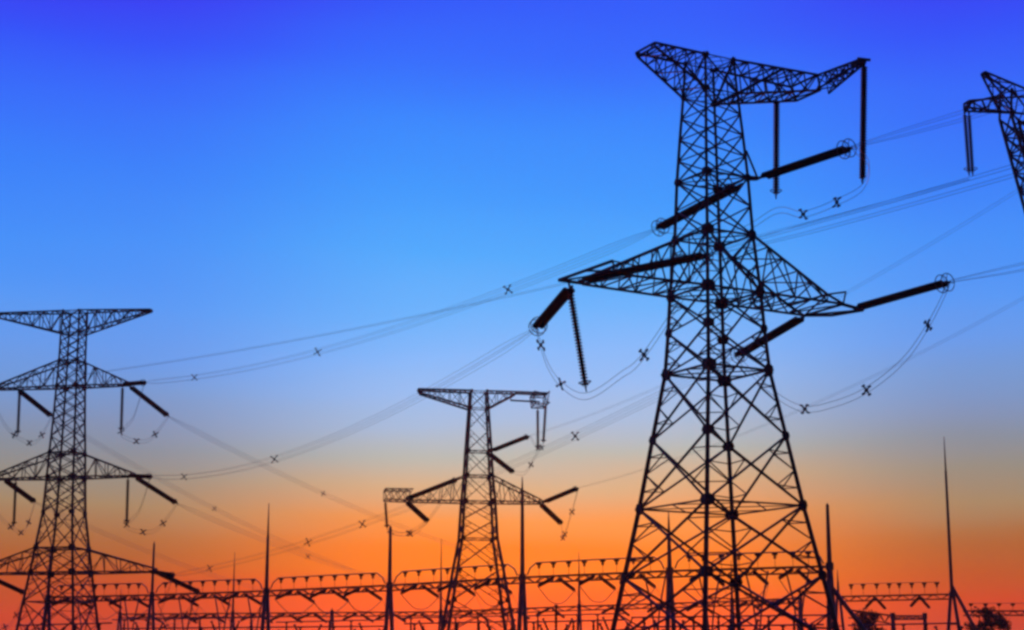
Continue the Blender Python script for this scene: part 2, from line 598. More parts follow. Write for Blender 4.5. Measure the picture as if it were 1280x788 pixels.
def left_arm(side, a, zb, sb, zt_, st, name='crossarm', n=5, rc=.13, rl=.07, drop=.45):
    left.arm([(side * st, -st, zt_), (side * st, st, zt_), (side * sb, sb, zb), (side * sb, -sb, zb)],
             [(side * a, -.75, zb + drop), (side * a, .75, zb + drop), (side * a, .7, zb), (side * a, -.7, zb)], n, rc, rl, name)


LZ = {k: LEFT_LV[k] for k in range(13)}
for side, a, dz in ((1, 11.3, -.3), (-1, 12.9, .1)):
    left.arm([(side * LZ[0][1], -LZ[0][1], LZ[0][0]), (side * LZ[0][1], LZ[0][1], LZ[0][0]), (side * LZ[1][1], LZ[1][1], LZ[1][0]), (side * LZ[1][1], -LZ[1][1], LZ[1][0])],
             [(side * a, -.4, LZ[0][0] + .15 + dz), (side * a, .4, LZ[0][0] + .15 + dz), (side * a, .35, LZ[0][0] - .1 + dz), (side * a, -.35, LZ[0][0] - .1 + dz)], 8, .12, .075, 'earthwire_arm')
LEFT_ARMS = {}
for tier, (ib, it, ar, al) in enumerate(((3, 2, 8.3, 10.8), (6, 5, 9.7, 10.6), (9, 8, 13.4, 12.6))):
    left_arm(1, ar, LZ[ib][0], LZ[ib][1], LZ[it][0], LZ[it][1])
    left_arm(-1, al, LZ[ib][0], LZ[ib][1], LZ[it][0], LZ[it][1])
    LEFT_ARMS[tier] = (ar, al, LZ[ib][0])

# --- the cup-shaped tower cut by the right edge
RY = 150
rw = at(1362, 440, RY)
RT_LV = [(rw.z, 1.5), (rw.z - 6, 1.8), (rw.z - 13, 2.2), (rw.z - 20, 2.6), (0, 3.0)]
right = Tower('lattice_tower', rw.x, RY, math.radians(14), RT_LV, 'forked lattice pylon at the right edge, only its leaning horned tip in view')
right.body([(0, 1, 2), (1, 2, 1), (2, 3, 1), (3, 4, 1)], [0, 1, 2, 3], {0: 1.2, 1: 1.1, 2: 1.1, 3: 1.0}, (.13, .19), (.06, .09))
rza, rzt = at(1262, 153, RY).z, at(1262, 122, RY).z
rzw = rw.z
XO, XI, XT = 6.75, 4.9, 10.45
for s_ in (-1, 1):
    right.arm([(s_ * XO, -.95, rza), (s_ * XI, -.95, rza), (s_ * XI, .95, rza), (s_ * XO, .95, rza)],
              [(s_ * 1.5, -1.5, rzw), (s_ * .3, -1.5, rzw), (s_ * .3, 1.5, rzw), (s_ * 1.5, 1.5, rzw)], 13, .15, .085, 'fork_limb', (), True)
    right.arm([(s_ * (XO - .2), -1.0, rzt), (s_ * (XI - .1), -1.0, rzt), (s_ * XI, 1.0, rza), (s_ * XO, 1.0, rza)],
              [(s_ * XT, -.5, rza + 1.0), (s_ * XT, .5, rza + 1.0), (s_ * XT, .5, rza + .35), (s_ * XT, -.5, rza + .35)], 4, .11, .07, 'crossarm',
              [((s_ * XO, -1, rza), (s_ * (XO - .2), -1, rzt), .12), ((s_ * XI, 1, rza), (s_ * (XI - .1), 1, rzt), .12), ((s_ * XO, 1, rza), (s_ * (XO - .2), 1, rzt), .12),
               ((s_ * (XO - .2), -1, rzt), (s_ * XI, -1, rza), .08), ((s_ * (XO - .2), 1, rzt), (s_ * XI, 1, rza), .08), ((s_ * XT, -.5, rza + .6), (s_ * XT, .5, rza + .6), .16)])
    right.arm([(s_ * XO, -.9, rza + .9), (s_ * XI, -.9, rzt), (s_ * XI, .9, rzt), (s_ * XO, .9, rza + .9)],
              [(s_ * (XO + 2.0), -.2, rzt + 1.5), (s_ * (XO + 1.85), -.2, rzt + 1.6), (s_ * (XO + 1.85), .2, rzt + 1.6), (s_ * (XO + 2.0), .2, rzt + 1.5)], 3, .11, .06, 'earthwire_peak')
right.arm([(-XI, -1, rzt), (-XI, 1, rzt), (-XI, 1, rza), (-XI, -1, rza)], [(XI, -1, rzt), (XI, 1, rzt), (XI, 1, rza), (XI, -1, rza)], 8, .11, .06, 'bridge')


# ------------------------------------------------------------------ insulator strings
CACHE = {}


def string_mesh(kind, L):
    """meshes of a string lying along +X, root at the origin: list of (part, mesh, [(sub-part, mesh)])"""
    key = (kind, round(L * 2) / 2)
    if key in CACHE:
        return CACHE[key], key[1]
    L0 = key[1]
    twin = kind in ('twin', 'twin_far', 'pair')
    far = kind in ('twin_far', 'small')
    gap = {'twin': .24, 'twin_far': .2, 'pair': .2}.get(kind, 0)
    R = {'twin': .22, 'twin_far': .29, 'single': .27, 'thin': .2, 'small': .3, 'pair': .23}[kind]
    n = 8 if far else 12
    h0, h1 = ((.75, .5) if kind == 'twin' else (.42, .4)) if L0 > 5 else (.35, .3)
    parts = []

    def keep(name, mb, mat, sm=False):
        o = mb.build(name, mat, None, sm)
        me = o.data
        bpy.data.objects.remove(o)
        return name, me
    for y in ((-gap, gap) if twin else (0,)):
        m = MB()
        cnt = max(8, int((L0 - h0 - h1) / (.30 if far else .21)))
        pitch = (L0 - h0 - h1) / cnt
        prof = [(h0, .05)]
        for i in range(cnt):
            x = h0 + i * pitch
            prof += [(x + pitch * .12, R * .45), (x + pitch * .3, R * .8), (x + pitch * .5, R), (x + pitch * .62, R * .93), (x + pitch * .72, R * .45)]
        prof.append((L0 - h1, .05))
        m.lathe((0, y, 0), (1, 0, 0), prof, n)
        parts.append(keep('disc_stack', m, M_PORC, True))
    m = MB()
    m.bar((0, 0, 0), (h0 - .08, 0, 0), .1)
    m.bar((h0 - .12, -max(gap, .08) - .08, 0), (h0 - .12, max(gap, .08) + .08, 0), .075)
    for y in ((-gap, gap) if twin else (0,)):
        m.bar((h0 - .12, y, 0), (h0 + .05, y, 0), .045)
    parts.append(keep('yoke_plate', m, M_HARD))
    m = MB()
    m.bar((L0 - h1 + .12, -max(gap, .08) - .08, 0), (L0 - h1 + .12, max(gap, .08) + .08, 0), .075)
    for y in ((-gap, gap) if twin else (0,)):
        m.bar((L0 - h1 - .05, y, 0), (L0 - h1 + .12, y, 0), .045)
    m.bar((L0 - h1 + .1, 0, 0), (L0, 0, 0), .06)
    parts.append(keep('dead_end_clamp', m, M_HARD))
    if kind in ('twin', 'single', 'twin_far', 'thin'):
        m = MB()
        rr = .62 if kind == 'twin' else .42
        for x_ in ((L0 - h1 - .3, L0 - h1 + .25) if kind == 'twin' else (L0 - h1 - .25,)):
            m.ring((x_, 0, 0), (1, 0, 0), rr, .035, 18)
            for y_, z_ in ((rr, 0), (-rr, 0), (0, rr), (0, -rr)):
                m.bar((x_, y_, z_), (L0 - h1 + .12, 0, 0), .022)
        parts.append(keep('grading_ring', m, M_HARD))
    CACHE[key] = parts
    return parts, L0


def insulator(kind, p0, p1, label, group, cat='insulator'):
    p0, p1 = V(p0), V(p1)
    d = p1 - p0
    parts, L0 = string_mesh(kind, d.length)
    r = empty('insulator_string', p0, label, cat, group)
    r.rotation_euler = d.to_track_quat('X', 'Z').to_euler()
    r.scale = (d.length / L0, 1, 1)
    for nm, me in parts:
        o = bpy.data.objects.new(nm, me)
        COL.objects.link(o)
        o.parent = r
    return p1


def sag_points(p, q, sag, n=36):
    return [lerp(p, q, i / n) - V((0, 0, 4 * sag * (i / n) * (1 - i / n))) for i in range(n + 1)]


def spline(pts, n=10):
    """Catmull-Rom through the points"""
    P = [pts[0] * 2 - pts[1]] + list(pts) + [pts[-1] * 2 - pts[-2]]
    out = []
    for i in range(1, len(P) - 2):
        a, b, c, d = P[i - 1], P[i], P[i + 1], P[i + 2]
        for k in range(n):
            t = k / n
            out.append(.5 * ((2 * b) + (c - a) * t + (2 * a - 5 * b + 4 * c - d) * t * t + (3 * b - a - 3 * c + d) * t ** 3))
    out.append(P[-2])
    return out


def bundle(pts, label, group, n=4, gap=.45, r=.013, spacers=(), cat='power line', name='conductor_bundle', sp_k=1.0):
    """a bundle of sub-conductors along a polyline, held apart by spacers at the given fractions of its length"""
    root = empty(name, pts[0], label, cat, group)
    d = (pts[-1] - pts[0])
    side = V((d.y, -d.x, 0))
    if side.length < 1e-3:
        side = V((1, 0, 0))
    side.normalize()
    up = V((0, 0, 1))
    offs = [side * a * gap / 2 + up * b * gap / 2 for a, b in ((-1, 1), (1, 1), (1, -1), (-1, -1))]
    if n == 2:
        offs = [side * -gap / 2, side * gap / 2] if name != 'jumper_cable' else [up * gap / 2, up * -gap / 2]
    if n == 1:
        offs = [V((0, 0, 0))]
    for o in offs:
        m = MB()
        m.tube([p + o * min(1, .25 + min(i, len(pts) - 1 - i) * .5) for i, p in enumerate(pts)], r, 5)
        m.build('conductor', M_WIRE, root, True)
    for t in spacers:
        x = t * (len(pts) - 1)
        i = min(int(x), len(pts) - 2)
        c = lerp(pts[i], pts[i + 1], x - i)
        dd = (pts[i + 1] - pts[i]).normalized()
        m = MB()
        cc = [c + o for o in ([side * a * gap / 2 + up * b * gap / 2 for a, b in ((-1, 1), (1, 1), (1, -1), (-1, -1))])]
        k = sp_k
        tw = Quaternion(dd, rnd.uniform(-.5, .5))
        cc = [c + tw @ (w - c) for w in cc]
        m.lathe(c - dd * .09 * k, dd, [(0, .13 * k), (.18 * k, .13 * k)], 8)
        for w in cc:
            e = c + (w - c) * 1.25
            m.bar(c, e, .055 * k)
            m.lathe(e - dd * .12 * k, dd, [(0, .075 * k), (.24 * k, .075 * k)], 6)
        m.build('spacer', M_HARD, root)
    return root


def frac_at_px(pts, px):
    """fraction along pts whose image column is px"""
    def col(p):
        q = p - V((0, 0, EYE))
        return 640 + FPX * q.x / q.dot(C_F)
    for i in range(len(pts) - 1):
        a, b = col(pts[i]), col(pts[i + 1])
        if (a - px) * (b - px) <= 0 and a != b:
            return (i + (px - a) / (b - a)) / (len(pts) - 1)
    return .5


# --- strain strings of the large tower
G = 'strain insulator strings on the nearest pylon'
mp = main.P
e = {}
pu_n, pu_f = mp(sk + .75, sk + .2, zk), mp(sk + .5, sk - 1.3, zk - .05)
e['un'] = insulator('twin', pu_n, reach(pu_n, 1065, 184, 9.4, True), 'black insulator string reaching right from the upper body of the nearest pylon', G)
e['uf'] = insulator('twin', pu_f, reach(pu_f, 820, 287, 9.9, False), 'black insulator string crossing the body of the nearest pylon down to the left', G)
pl_n, pl_f = mp(-10.6, -1.0, zl - .05), mp(-10.4, -2.1, zl - .15)
e['ln'] = insulator('twin', pl_n, reach(pl_n, 888, 318, 11.0, True), 'black insulator string lying along the left lower arm towards the pylon body', G)
e['lf'] = insulator('twin', pl_f, reach(pl_f, 670, 411, 9.0, False), 'black insulator string dropping left from the left arm tip of the nearest pylon', G)
pr_n, pr_f = mp(11.2, 1.5, zl - .1), mp(9.9, -2.4, zl - .05)
e['rn'] = insulator('twin', pr_n, reach(pr_n, 1188, 352, 9.6, True), 'black insulator string reaching right from the right lower arm tip', G)
e['rf'] = insulator('twin', pr_f, reach(pr_f, 920, 446, 10.4, False), 'black insulator string dropping left under the right lower arm, across the leg', G)
G2 = 'jumper insulators hanging from the nearest pylon'
jl0 = mp(-10.9, -1.75, zl)
jl1 = at(733, 490, jl0.y)
insulator('single', jl0, jl1, 'thin leaning insulator hanging from the left lower arm of the nearest pylon', G2)
ju0 = mp(7.0, -1.25, zt - 1.1)
ju1 = at(970, 249, ju0.y)
insulator('single', ju0, ju1, 'upright insulator hanging under the middle of the upper right arm', G2)
jv0 = mp(9.45, 5.75, zt - .1)
jv1 = at(1078, 230, jv0.y)
insulator('pair', jv0, jv1, 'long upright insulator hanging from the far tip of the upper right arm', G2)

# --- jumper cables of the large tower
GJ = 'slack jumper cables on the nearest pylon'


def jumper(pts, label, sp, n=2, group=GJ, r=.018, k=1.0):
    return bundle(spline(pts, 10), label, group, n, .45, r, sp, 'cable', 'jumper_cable', k)


dn = V((0, 0, -1))
P_ = spline([e['lf'], at(684, 455, 127), at(703, 482, 124.5), jl1 + dn * .3, at(775, 470, 115), at(808, 440, 111), e['ln']], 10)
jumper([e['lf'], at(684, 455, 127), at(703, 482, 124.5), jl1 + dn * .3, at(775, 470, 115), at(808, 440, 111), e['ln']],
       'drooping jumper cable under the left arm of the nearest pylon', [frac_at_px(P_, 676), frac_at_px(P_, 701), frac_at_px(P_, 805)])
pts = [e['rn'], at(1163, 402, 116), at(1130, 450, 119), at(1083, 488, 122.5), at(1040, 506, 125), at(1003, 511, 127.5), at(965, 490, 130.5), e['rf']]
P_ = spline(pts, 10)
jumper(pts, 'wide drooping jumper cable hanging free under the right lower arm', [frac_at_px(P_, 1160), frac_at_px(P_, 1083), frac_at_px(P_, 1006)])
pts = [e['un'], at(1086, 205, 113), jv1 + dn * .25, at(1046, 253, 118), at(1004, 268, 121), ju1 + dn * .9, at(915, 292, 129), e['uf']]
P_ = spline(pts, 10)
jumper(pts, 'jumper cable looping past the right side of the upper pylon body', [frac_at_px(P_, 1046), frac_at_px(P_, 1004)])

# --- strings, jumpers of the left tower
GL = 'strain insulator strings on the left pylon'
tiers = ['top', 'second', 'lowest']
lp = left.P
near_dir = V((14.18 + 60.95, 120 - 240, 0)).normalized()
lefts = {}
tips = {0: ((211, 521), (65, 521)), 1: ((222, 630), (44, 628)), 2: ((250, 741), (32, 742))}
lens = {0: (8.6, 8.2), 1: (8.6, 8.0), 2: (8.6, 8.2)}
for tier in range(3):
    ar, al, zb = LEFT_ARMS[tier]
    for side, a in ((1, ar), (-1, al)):
        w = 'right' if side > 0 else 'left'
        inner = a if side > 0 else a - {0: 2.6, 1: 1.2, 2: 1.0}[tier]
        f0 = lp(side * inner, -.7, zb)
        n0 = lp(side * (a - .1), .7, zb)
        px = tips[tier][0 if side > 0 else 1]
        L = lens[tier][0 if side > 0 else 1]
        f1 = insulator('twin_far', f0, reach(f0, px[0], px[1], L, False),
                       f'dark insulator string sloping down right from the left pylon\'s {tiers[tier]} arm, {w} end', GL)
        n1 = insulator('twin_far', n0, n0 + (near_dir if side > 0 else V((.18, -1, 0)).normalized()) * 7.8 + V((0, 0, -.9)),
                       f'foreshortened insulator string facing the viewer on the left pylon\'s {tiers[tier]} arm, {w} end', GL)
        h0 = lp(side * (a - (.7 if side > 0 else 3.2)), 0, zb)
        h1 = h0 + V((.1, 0, -6.6))
        if tier < 2:
            insulator('single', h0, h1, f'thin upright insulator hanging under the left pylon\'s {tiers[tier]} arm, {w} side', 'jumper insulators hanging from the left pylon')
        mids = h1 + dn * .2
        jumper([f1, lerp(f1, mids, .45) + dn * 2.3, mids, lerp(mids, n1, .55) + dn * 1.5, n1],
               f'slack jumper cable under the left pylon\'s {tiers[tier]} arm, {w} end', [.16, .34, .55], 2, 'slack jumper cables on the left pylon', .02, 1.2)
        lefts[(side, tier)] = (f1, n1)

# --- strings, jumpers of the middle tower
GM = 'strain insulator strings on the mid-picture pylon'
q = mid.P
spec = [('u', q(1.75, 1.2, MID_LV[2][0]), (662, 545), q(1.75, -1.5, MID_LV[2][0]), (642, 591), 'upper body', 7.8),
        ('r', q(9.5, 1.3, mzl), (723, 610), q(9.5, -1.6, mzl), (702, 655), 'right arm tip', 8.0),
        ('l', q(-10.4, 1.5, mzl + .2), (572, 599), q(-10.2, -1.6, mzl), (535, 652), 'left arm', 10.5)]
midz = {}
for key, n0, npx, f0, fpx, where, L in spec:
    n1 = insulator('twin_far', n0, reach(n0, npx[0], npx[1], L, True), f'dark insulator string rising right from the {where} of the mid-picture pylon', GM)
    f1 = insulator('twin_far', f0, reach(f0, fpx[0], fpx[1], min(L, 8.), False), f'dark insulator string sloping down right from the {where} of the mid-picture pylon', GM)
    midz[key] = (n1, f1)
hj0 = q(9.8, 1.5, mzt - 1.75)
hj1 = at(679, 556, hj0.y)
hk0 = q(9.2, -2.5, mzt - 1.75)
hk1 = at(672.5, 563, hk0.y)
GMJ = 'jumper insulators hanging from the mid-picture pylon'
insulator('single', hj0, hj1, 'thin upright insulator at the outermost right end of the mid-picture pylon\'s top arm', GMJ)
insulator('single', hk0, hk1, 'thin upright insulator just left of another under the top arm of the mid-picture pylon', GMJ)
hl0 = q(-13.5, 0, mzl + .1)
hl1 = at(484, 662, hl0.y)
insulator('single', hl0, hl1, 'thin insulator hanging from the outer left end of the mid-picture pylon', GMJ)
GK = 'slack jumper cables on the mid-picture pylon'
jumper([midz['u'][0], lerp(midz['u'][0], hj1, .6) + dn * 1.0, hj1 + dn * .2, hk1 + dn * .2, lerp(hk1, midz['u'][1], .5) + dn * 1.6, midz['u'][1]],
       'slack jumper cable below the hanging pair on the mid-picture pylon', [.2, .5, .72], 2, GK, .022, 1.2)
jumper([midz['r'][0], at(715, 640, 252), at(706, 668, 258), at(703, 672, 262), midz['r'][1]],
       'slack jumper cable looping under the right arm of the mid-picture pylon', [.25, .5, .7], 2, GK, .022, 1.2)
jumper([midz['l'][0], q(-9, 3, mzl - 4.5), hl1 + dn * .2, at(506, 668, 262), midz['l'][1]],
       'slack jumper cable looping under the left arm of the mid-picture pylon', [.3, .6, .8], 2, GK, .022, 1.2)

# --- strings of the right tower
rp = right.P
GR = 'insulators hanging from the right-edge pylon'
r0 = rp(-XT, -.3, rza + .35)
r0a = at(1205.5, 138, r0.y)
r0b = at(1211, 139, r0.y + .3)
r1 = at(1211.5, 220, r0.y)
r1b = at(1216, 220, r0.y + .3)
insulator('thin', r0a, r1, 'outer insulator of the hanging pair on the right-edge pylon', GR)
insulator('thin', r0b, r1b, 'inner insulator of the hanging pair on the right-edge pylon', GR)

# --- spans between the towers
GS = 'overhead conductor bundles between the pylons'


def span(p, qq, sag, label, sp_px=(), n=4, r=.0125, gap=.5, k=.9, extra=()):
    pts_ = sag_points(p, qq, sag, 40)
    return bundle(pts_, label, GS, n, gap, r, [frac_at_px(pts_, x) for x in sp_px] + list(extra), 'power line', 'conductor_bundle', k)


span(e['uf'], lefts[(1, 0)][1], 2.3, 'faint wire bundle from the large pylon\'s upper body to the left pylon\'s top arm', (635, 397, 243))
span(e['lf'], lefts[(1, 1)][1], 3.2, 'faint wire bundle from the large pylon\'s left arm to the left pylon\'s second arm', (343, 230))
span(e['rf'], lefts[(1, 2)][1], 2.4, 'faint wire bundle passing by the slim pylon towards the left pylon\'s lowest arm', (719, 453, 385, 262))
nd = V((.5, -.866, 0))
span(e['un'], e['un'] + nd * 190 + V((4, 0, 6)), 5.0, 'wire bundle running up right from the upper string of the large pylon', ())
span(e['rn'], e['rn'] + nd * 190 + V((4, 0, 10)), 5.0, 'wire bundle leaving right from the right arm string of the large pylon', ())
span(e['ln'], e['ln'] + nd * 190 + V((4, 0, 10)), 5.0, 'wire bundle starting before the large pylon\'s body from its left arm string', ())
span(r1 + dn * .3, lefts[(-1, 0)][1], 2.3, 'thin wire pair from the right-edge pylon\'s hanging insulators to the left pylon', (), 2, .016, .5)
span(rp(0, -1.6, rza - 3), midz['u'][0], 2.5, 'thin wire pair from the right-edge pylon to the slim pylon\'s upper string', (), 2, .012)
span(rp(XT, -.5, rza - 7), midz['r'][0], 3.0, 'thin wire pair from the right-edge pylon to the slim pylon\'s right arm', (), 2, .012)

for key, px, py, Y, sg, lab, sp in (((1, 0), 600, 692, 380, 1.6, 'top arm right end', (404,)), ((1, 1), 545, 738, 390, 1.6, 'second arm right end', (385,)),
                                    ((-1, 0), 440, 712, 385, 1.6, 'top arm left end', (268,)), ((-1, 1), 360, 745, 400, 1.4, 'second arm left end', ())):
    span(lefts[key][0], at(px, py, Y), sg, f'faint wire bundle falling right to the switchyard from the left pylon\'s {lab}', sp, 4, .014, .5, 1.0)

# ------------------------------------------------------------------ switchyard gantries
GP = 'switchyard gantry posts'
GB = 'switchyard gantry beams'


def gantry_post(px, beam_py, top_py, Y, label, spread=1.5, r=.26, spike=.55, along=V((.81, -.58, 0)), direct=None):
    top = at(px, top_py, Y)
    beam = at(px, beam_py, Y)
    base = V((beam.x, beam.y, 0))
    top = V((beam.x, beam.y, top.z))
    root = empty('gantry_post', base, label, 'post', GP)
    perp = direct if direct is not None else V((.58, .81, 0))
    zb = beam.z
    for s in (-1, 1):
        m = MB()
        m.bar(base + perp * spread * s, V((beam.x, beam.y, zb + .2)) + perp * .22 * s, r * 1.05, 8, r * .85)
        lg = m.build('leg', M_POST, root, True)
    m = MB()
    for t in (.35, .7):
        c = lerp(base, V((beam.x, beam.y, zb)), t)
        w = spread * (1 - t) + .22 * t
        m.bar(c - perp * w, c + perp * w, .1, 6)
    m.build('tie_bar', M_POST, root)
    zs = zb + (top.z - zb) * spike
    m = MB()
    m.bar(V((beam.x, beam.y, zb - .4)), V((beam.x, beam.y, zs)), r * .95, 8, r * .6)
    m.lathe(V((beam.x, beam.y, zb - .5)), (0, 0, 1), [(0, r * 1.5), (1.0, r * 1.5)], 8)
    m.build('pole', M_POST, root, False)
    m = MB()
    m.bar(V((beam.x, beam.y, zs - .02)), top, r * .5, 6, r * .16)
    m.build('lightning_rod', M_POST, root, True)
    return V((beam.x, beam.y, zb))


def gantry_beam(p, qq, label, w=1.0, h=.85, n=14, rc=.17, rl=.09):
    p, qq = V(p), V(qq)
    d = (qq - p).normalized()
    s = V((-d.y, d.x, 0)).normalized() * w / 2
    root = empty('gantry_beam', p, label, 'beam', GB)
    p, qq = p + d * .55, qq - d * .55
    up = V((0, 0, h))
    m = MB()
    for c in (s, -s, V((0, 0, -h))):
        m.bar(p + c, qq + c, rc)
    m.build('chord', M_POST, root)
    m = MB()
    st = [lerp(p, qq, i / n) for i in range(n + 1)]
    for i in range(n):
        a, b = (s, V((0, 0, -h))) if i % 2 == 0 else (V((0, 0, -h)), s)
        m.bar(st[i] + a, st[i + 1] + b, rl)
        a, b = (-s, V((0, 0, -h))) if i % 2 == 0 else (V((0, 0, -h)), -s)
        m.bar(st[i] + a, st[i + 1] + b, rl)
        m.bar(st[i] + (s if i % 2 else -s), st[i + 1] + (-s if i % 2 else s), rl)
        m.bar(st[i] + s, st[i] - s, rl)
    m.build('lacing', M_POST, root)
    return root


def busbar(p, qq, lift, label, n=8, r=.11, ends=True):
    p, qq = V(p), V(qq)
    root = empty('busbar', p, label, 'busbar', 'busbars on the gantry beams')
    d = qq - p
    u = V((0, 0, lift))
    m = MB()
    a, b = lerp(p, qq, .1), lerp(p, qq, .9)
    pts_ = [lerp(p, qq, .1) + u, lerp(p, qq, .5) + u * 1.02, lerp(p, qq, .9) + u]
    if ends:
        pts_ = [lerp(p, qq, .035) + u * .12, lerp(p, qq, .055) + u * .62] + pts_ + [lerp(p, qq, .945) + u * .62, lerp(p, qq, .965) + u * .12]
    m.tube(pts_, r, 6)
    m.build('tube', M_BUS, root, True)
    for i in range(n):
        t = .12 + .76 * i / (n - 1) + rnd.uniform(-.012, .012)
        c = lerp(p, qq, t)
        m = MB()
        hh = lift * .96
        k0 = hh * .6
        prof = [(.02, .035), (k0, .035), (k0 + .02, .2)]
        for j in range(5):
            z = k0 + .05 + j * (hh - k0 - .1) / 5
            prof += [(z + .03, .26), (z + .12, .15)]
        prof.append((hh + .05, .13))
        m.lathe(c, (0, 0, 1), prof, 7)
        m.lathe(c + V((0, 0, hh - .12)), d, [(-.38, .18), (.38, .18)], 7)
        m.build('post_insulator', M_PORC, root)
    return root


ROW = [(60, 747, 690), (190, 744, 677), (333, 739, 629), (487, 732, 657), (653, 722, 596), (837, 714, 640), (1037, 708, 629)]
ROWY = [326, 317, 304, 290, 269, 254, 242]
names = ['at the far left behind the left pylon', 'tall and thin, just right of the left pylon', 'tall with a long spike, left of the slim pylon', 'short-spiked, left of the slim pylon by its left arm',
         'tall, close to the right of the slim pylon', 'seen through the left legs of the large pylon', 'just right of the large pylon base']
pp = []
for (px, by, ty), Y, nm in zip(ROW, ROWY, names):
    pp.append(gantry_post(px, by, ty, Y, f'steel gantry post {nm}', 1.6, .38 if px != 190 else .3, {333: .62, 487: .97, 653: .85, 1037: .97, 190: .95}.get(px, .7)))
bay = ['behind the left pylon', 'right of the left pylon', 'left of the slim pylon', 'passing behind the slim pylon', 'between the slim pylon and the large pylon', 'seen through the legs of the large pylon']
FARD = V((.58, .81, 0))
GI = 'small insulator strings on the gantry beams'
ords = ['leftmost', 'middle', 'rightmost']
row_far = []
for i in range(6):
    a, b = pp[i], pp[i + 1]
    gantry_beam(a, b, f'front gantry beam {bay[i]}')
    busbar(a + V((0, 0, .1)), b + V((0, 0, .1)), 2.0, f'busbar line above the front beam {bay[i]}', 8)
    for k, t in enumerate((.24, .52, .79)):
        c = lerp(a, b, t) + V((0, 0, -.25))
        f0 = c + FARD * .5
        f1 = f0 + FARD * 4.6 + V((0, 0, -1.7))
        insulator('small', f0, f1, f'{ords[k]} insulator string slanting down right, front beam {bay[i]}', GI)
        n0 = c - FARD * .5
        n1 = n0 - FARD * 4.4 + V((0, 0, -1.5))
        insulator('small', n0, n1, f'{ords[k]} insulator string slanting down left, front beam {bay[i]}', GI)
        deep = 4.8 if i in (1,) else 2.2
        bundle(spline([f1, lerp(f1, n1, .3) + dn * deep * .85, lerp(f1, n1, .5) + dn * deep, lerp(f1, n1, .7) + dn * deep * .85, n1], 6),
               f'{ords[k]} drooping lead, front beam {bay[i]}', 'drooping leads under the gantry beams', 1, .2, .06, (), 'cable', 'dropper_cable')
        row_far.append((f1, i, k))

# second row, further back
ROW2 = [(150, 768, 735), (291, 767, 690), (415, 766, 760), (551, 765, 673), (724, 758, 690), (915, 752, 700), (1000, 748, 735)]
ROW2Y = [425, 412, 402, 390, 372, 350, 340]
n2 = ['behind the left pylon legs', 'with a thin spike, left of the tall spiked post', 'short and stubby, between the two tall left posts', 'thin, just left of the slim pylon legs', 'thin, midway between the slim and large pylons', 'hidden among the large pylon legs', 'by the right legs of the large pylon']
pp2 = []
for (px, by, ty), Y, nm in zip(ROW2, ROW2Y, n2):
    pp2.append(gantry_post(px, by, ty, Y, f'rear gantry post {nm}', 1.5, .3))
b2 = ['behind the left pylon', 'low, right of the left pylon', 'low, left of the slim pylon', 'crossing behind the slim pylon', 'between the slim and large pylons', 'low among the large pylon legs']
for i in range(6):
    a, b = pp2[i], pp2[i + 1]
    gantry_beam(a, b, f'rear gantry beam {b2[i]}', .9, .85, 12, .18, .1)
    for k, t in enumerate((.25, .55, .8)):
        c = lerp(a, b, t) + V((0, 0, -.25))
        f0 = c + FARD * .5
        f1 = f0 + FARD * 5 + V((0, 0, -1.8))
        insulator('small', f0, f1, f'{ords[k]} insulator string slanting down right, rear beam {b2[i]}', GI)
        n0 = c - FARD * .5
        n1 = n0 - FARD * 5 + V((0, 0, -1.6))
        insulator('small', n0, n1, f'{ords[k]} insulator string slanting down left, rear beam {b2[i]}', GI)
        fr = [x for x in row_far if x[1] == i and x[2] == k][0][0]
        bundle(sag_points(fr, n1, 1.6, 12), f'{ords[k]} slack wire to the rear beam {b2[i]}', 'slack wires between the gantry rows', 1, .2, .03, (), 'cable', 'strung_wire')

# right-hand gantry
RD = V((.05, 1, 0))
ga = gantry_post(1048, 746, 712, 326, 'gantry post half hidden right of the large pylon base', 1.6, .3, direct=V((1, 0, 0)))
gb = gantry_post(1190, 743, 546, 318, 'very tall spiked gantry post standing alone at the right', 2.2, .36, .78, direct=V((1, -.1, 0)).normalized())
gc = gantry_post(1318, 764, 740, 330, 'gantry post just outside the right edge', 1.6, .3)
gantry_beam(ga, gb, 'gantry beam right of the large pylon ending at the tall lone post')
busbar(ga + V((0, 0, .1)), gb + V((0, 0, .1)), 2.1, 'busbar line above the gantry beam right of the large pylon', 8, .06, False)
for k, t in enumerate((.33, .72)):
    c = lerp(ga, gb, t) + V((0, 0, -.25))
    for s, w in ((1, 'right'), (-1, 'left')):
        p0 = c + RD * .5 * s
        insulator('small', p0, p0 + V((.62 * s, .75 * s, 0)).normalized() * 4.0 + V((0, 0, -2.0)),
                  f'{ords[0] if k == 0 else ords[2]} insulator string pulling down {w} under the gantry beam right of the large pylon', GI)
gd = at(1200, 764, 332)
gantry_beam(V((gd.x, gd.y, gd.z)), gc, 'low gantry beam running out of the right edge', .9, .8)
busbar(gd + V((0, 0, .1)), gc + V((0, 0, .1)), 1.3, 'short busbar row at the bottom right corner', 6, .05, False)
# low heavy frames beside the two right posts
g1, g2 = at(1056, 762, 300), at(1116, 770, 300)
gantry_post(1116, 770, 768, 300, 'short stout post under the low beam right of the large pylon', .9, .3)
gantry_beam(g1, g2, 'low heavy beam beside the large pylon base at the right', 1.3, 1.3, 8, .14, .08)
g3, g4 = at(1056, 788, 300), at(1160, 771, 310)
gantry_post(1156, 770, 768, 310, 'short stout post left of the tall lone post', .9, .28)
gantry_beam(g2, at(1156, 770, 310), 'low thin beam between two short stout posts at the right', .7, .6, 8)

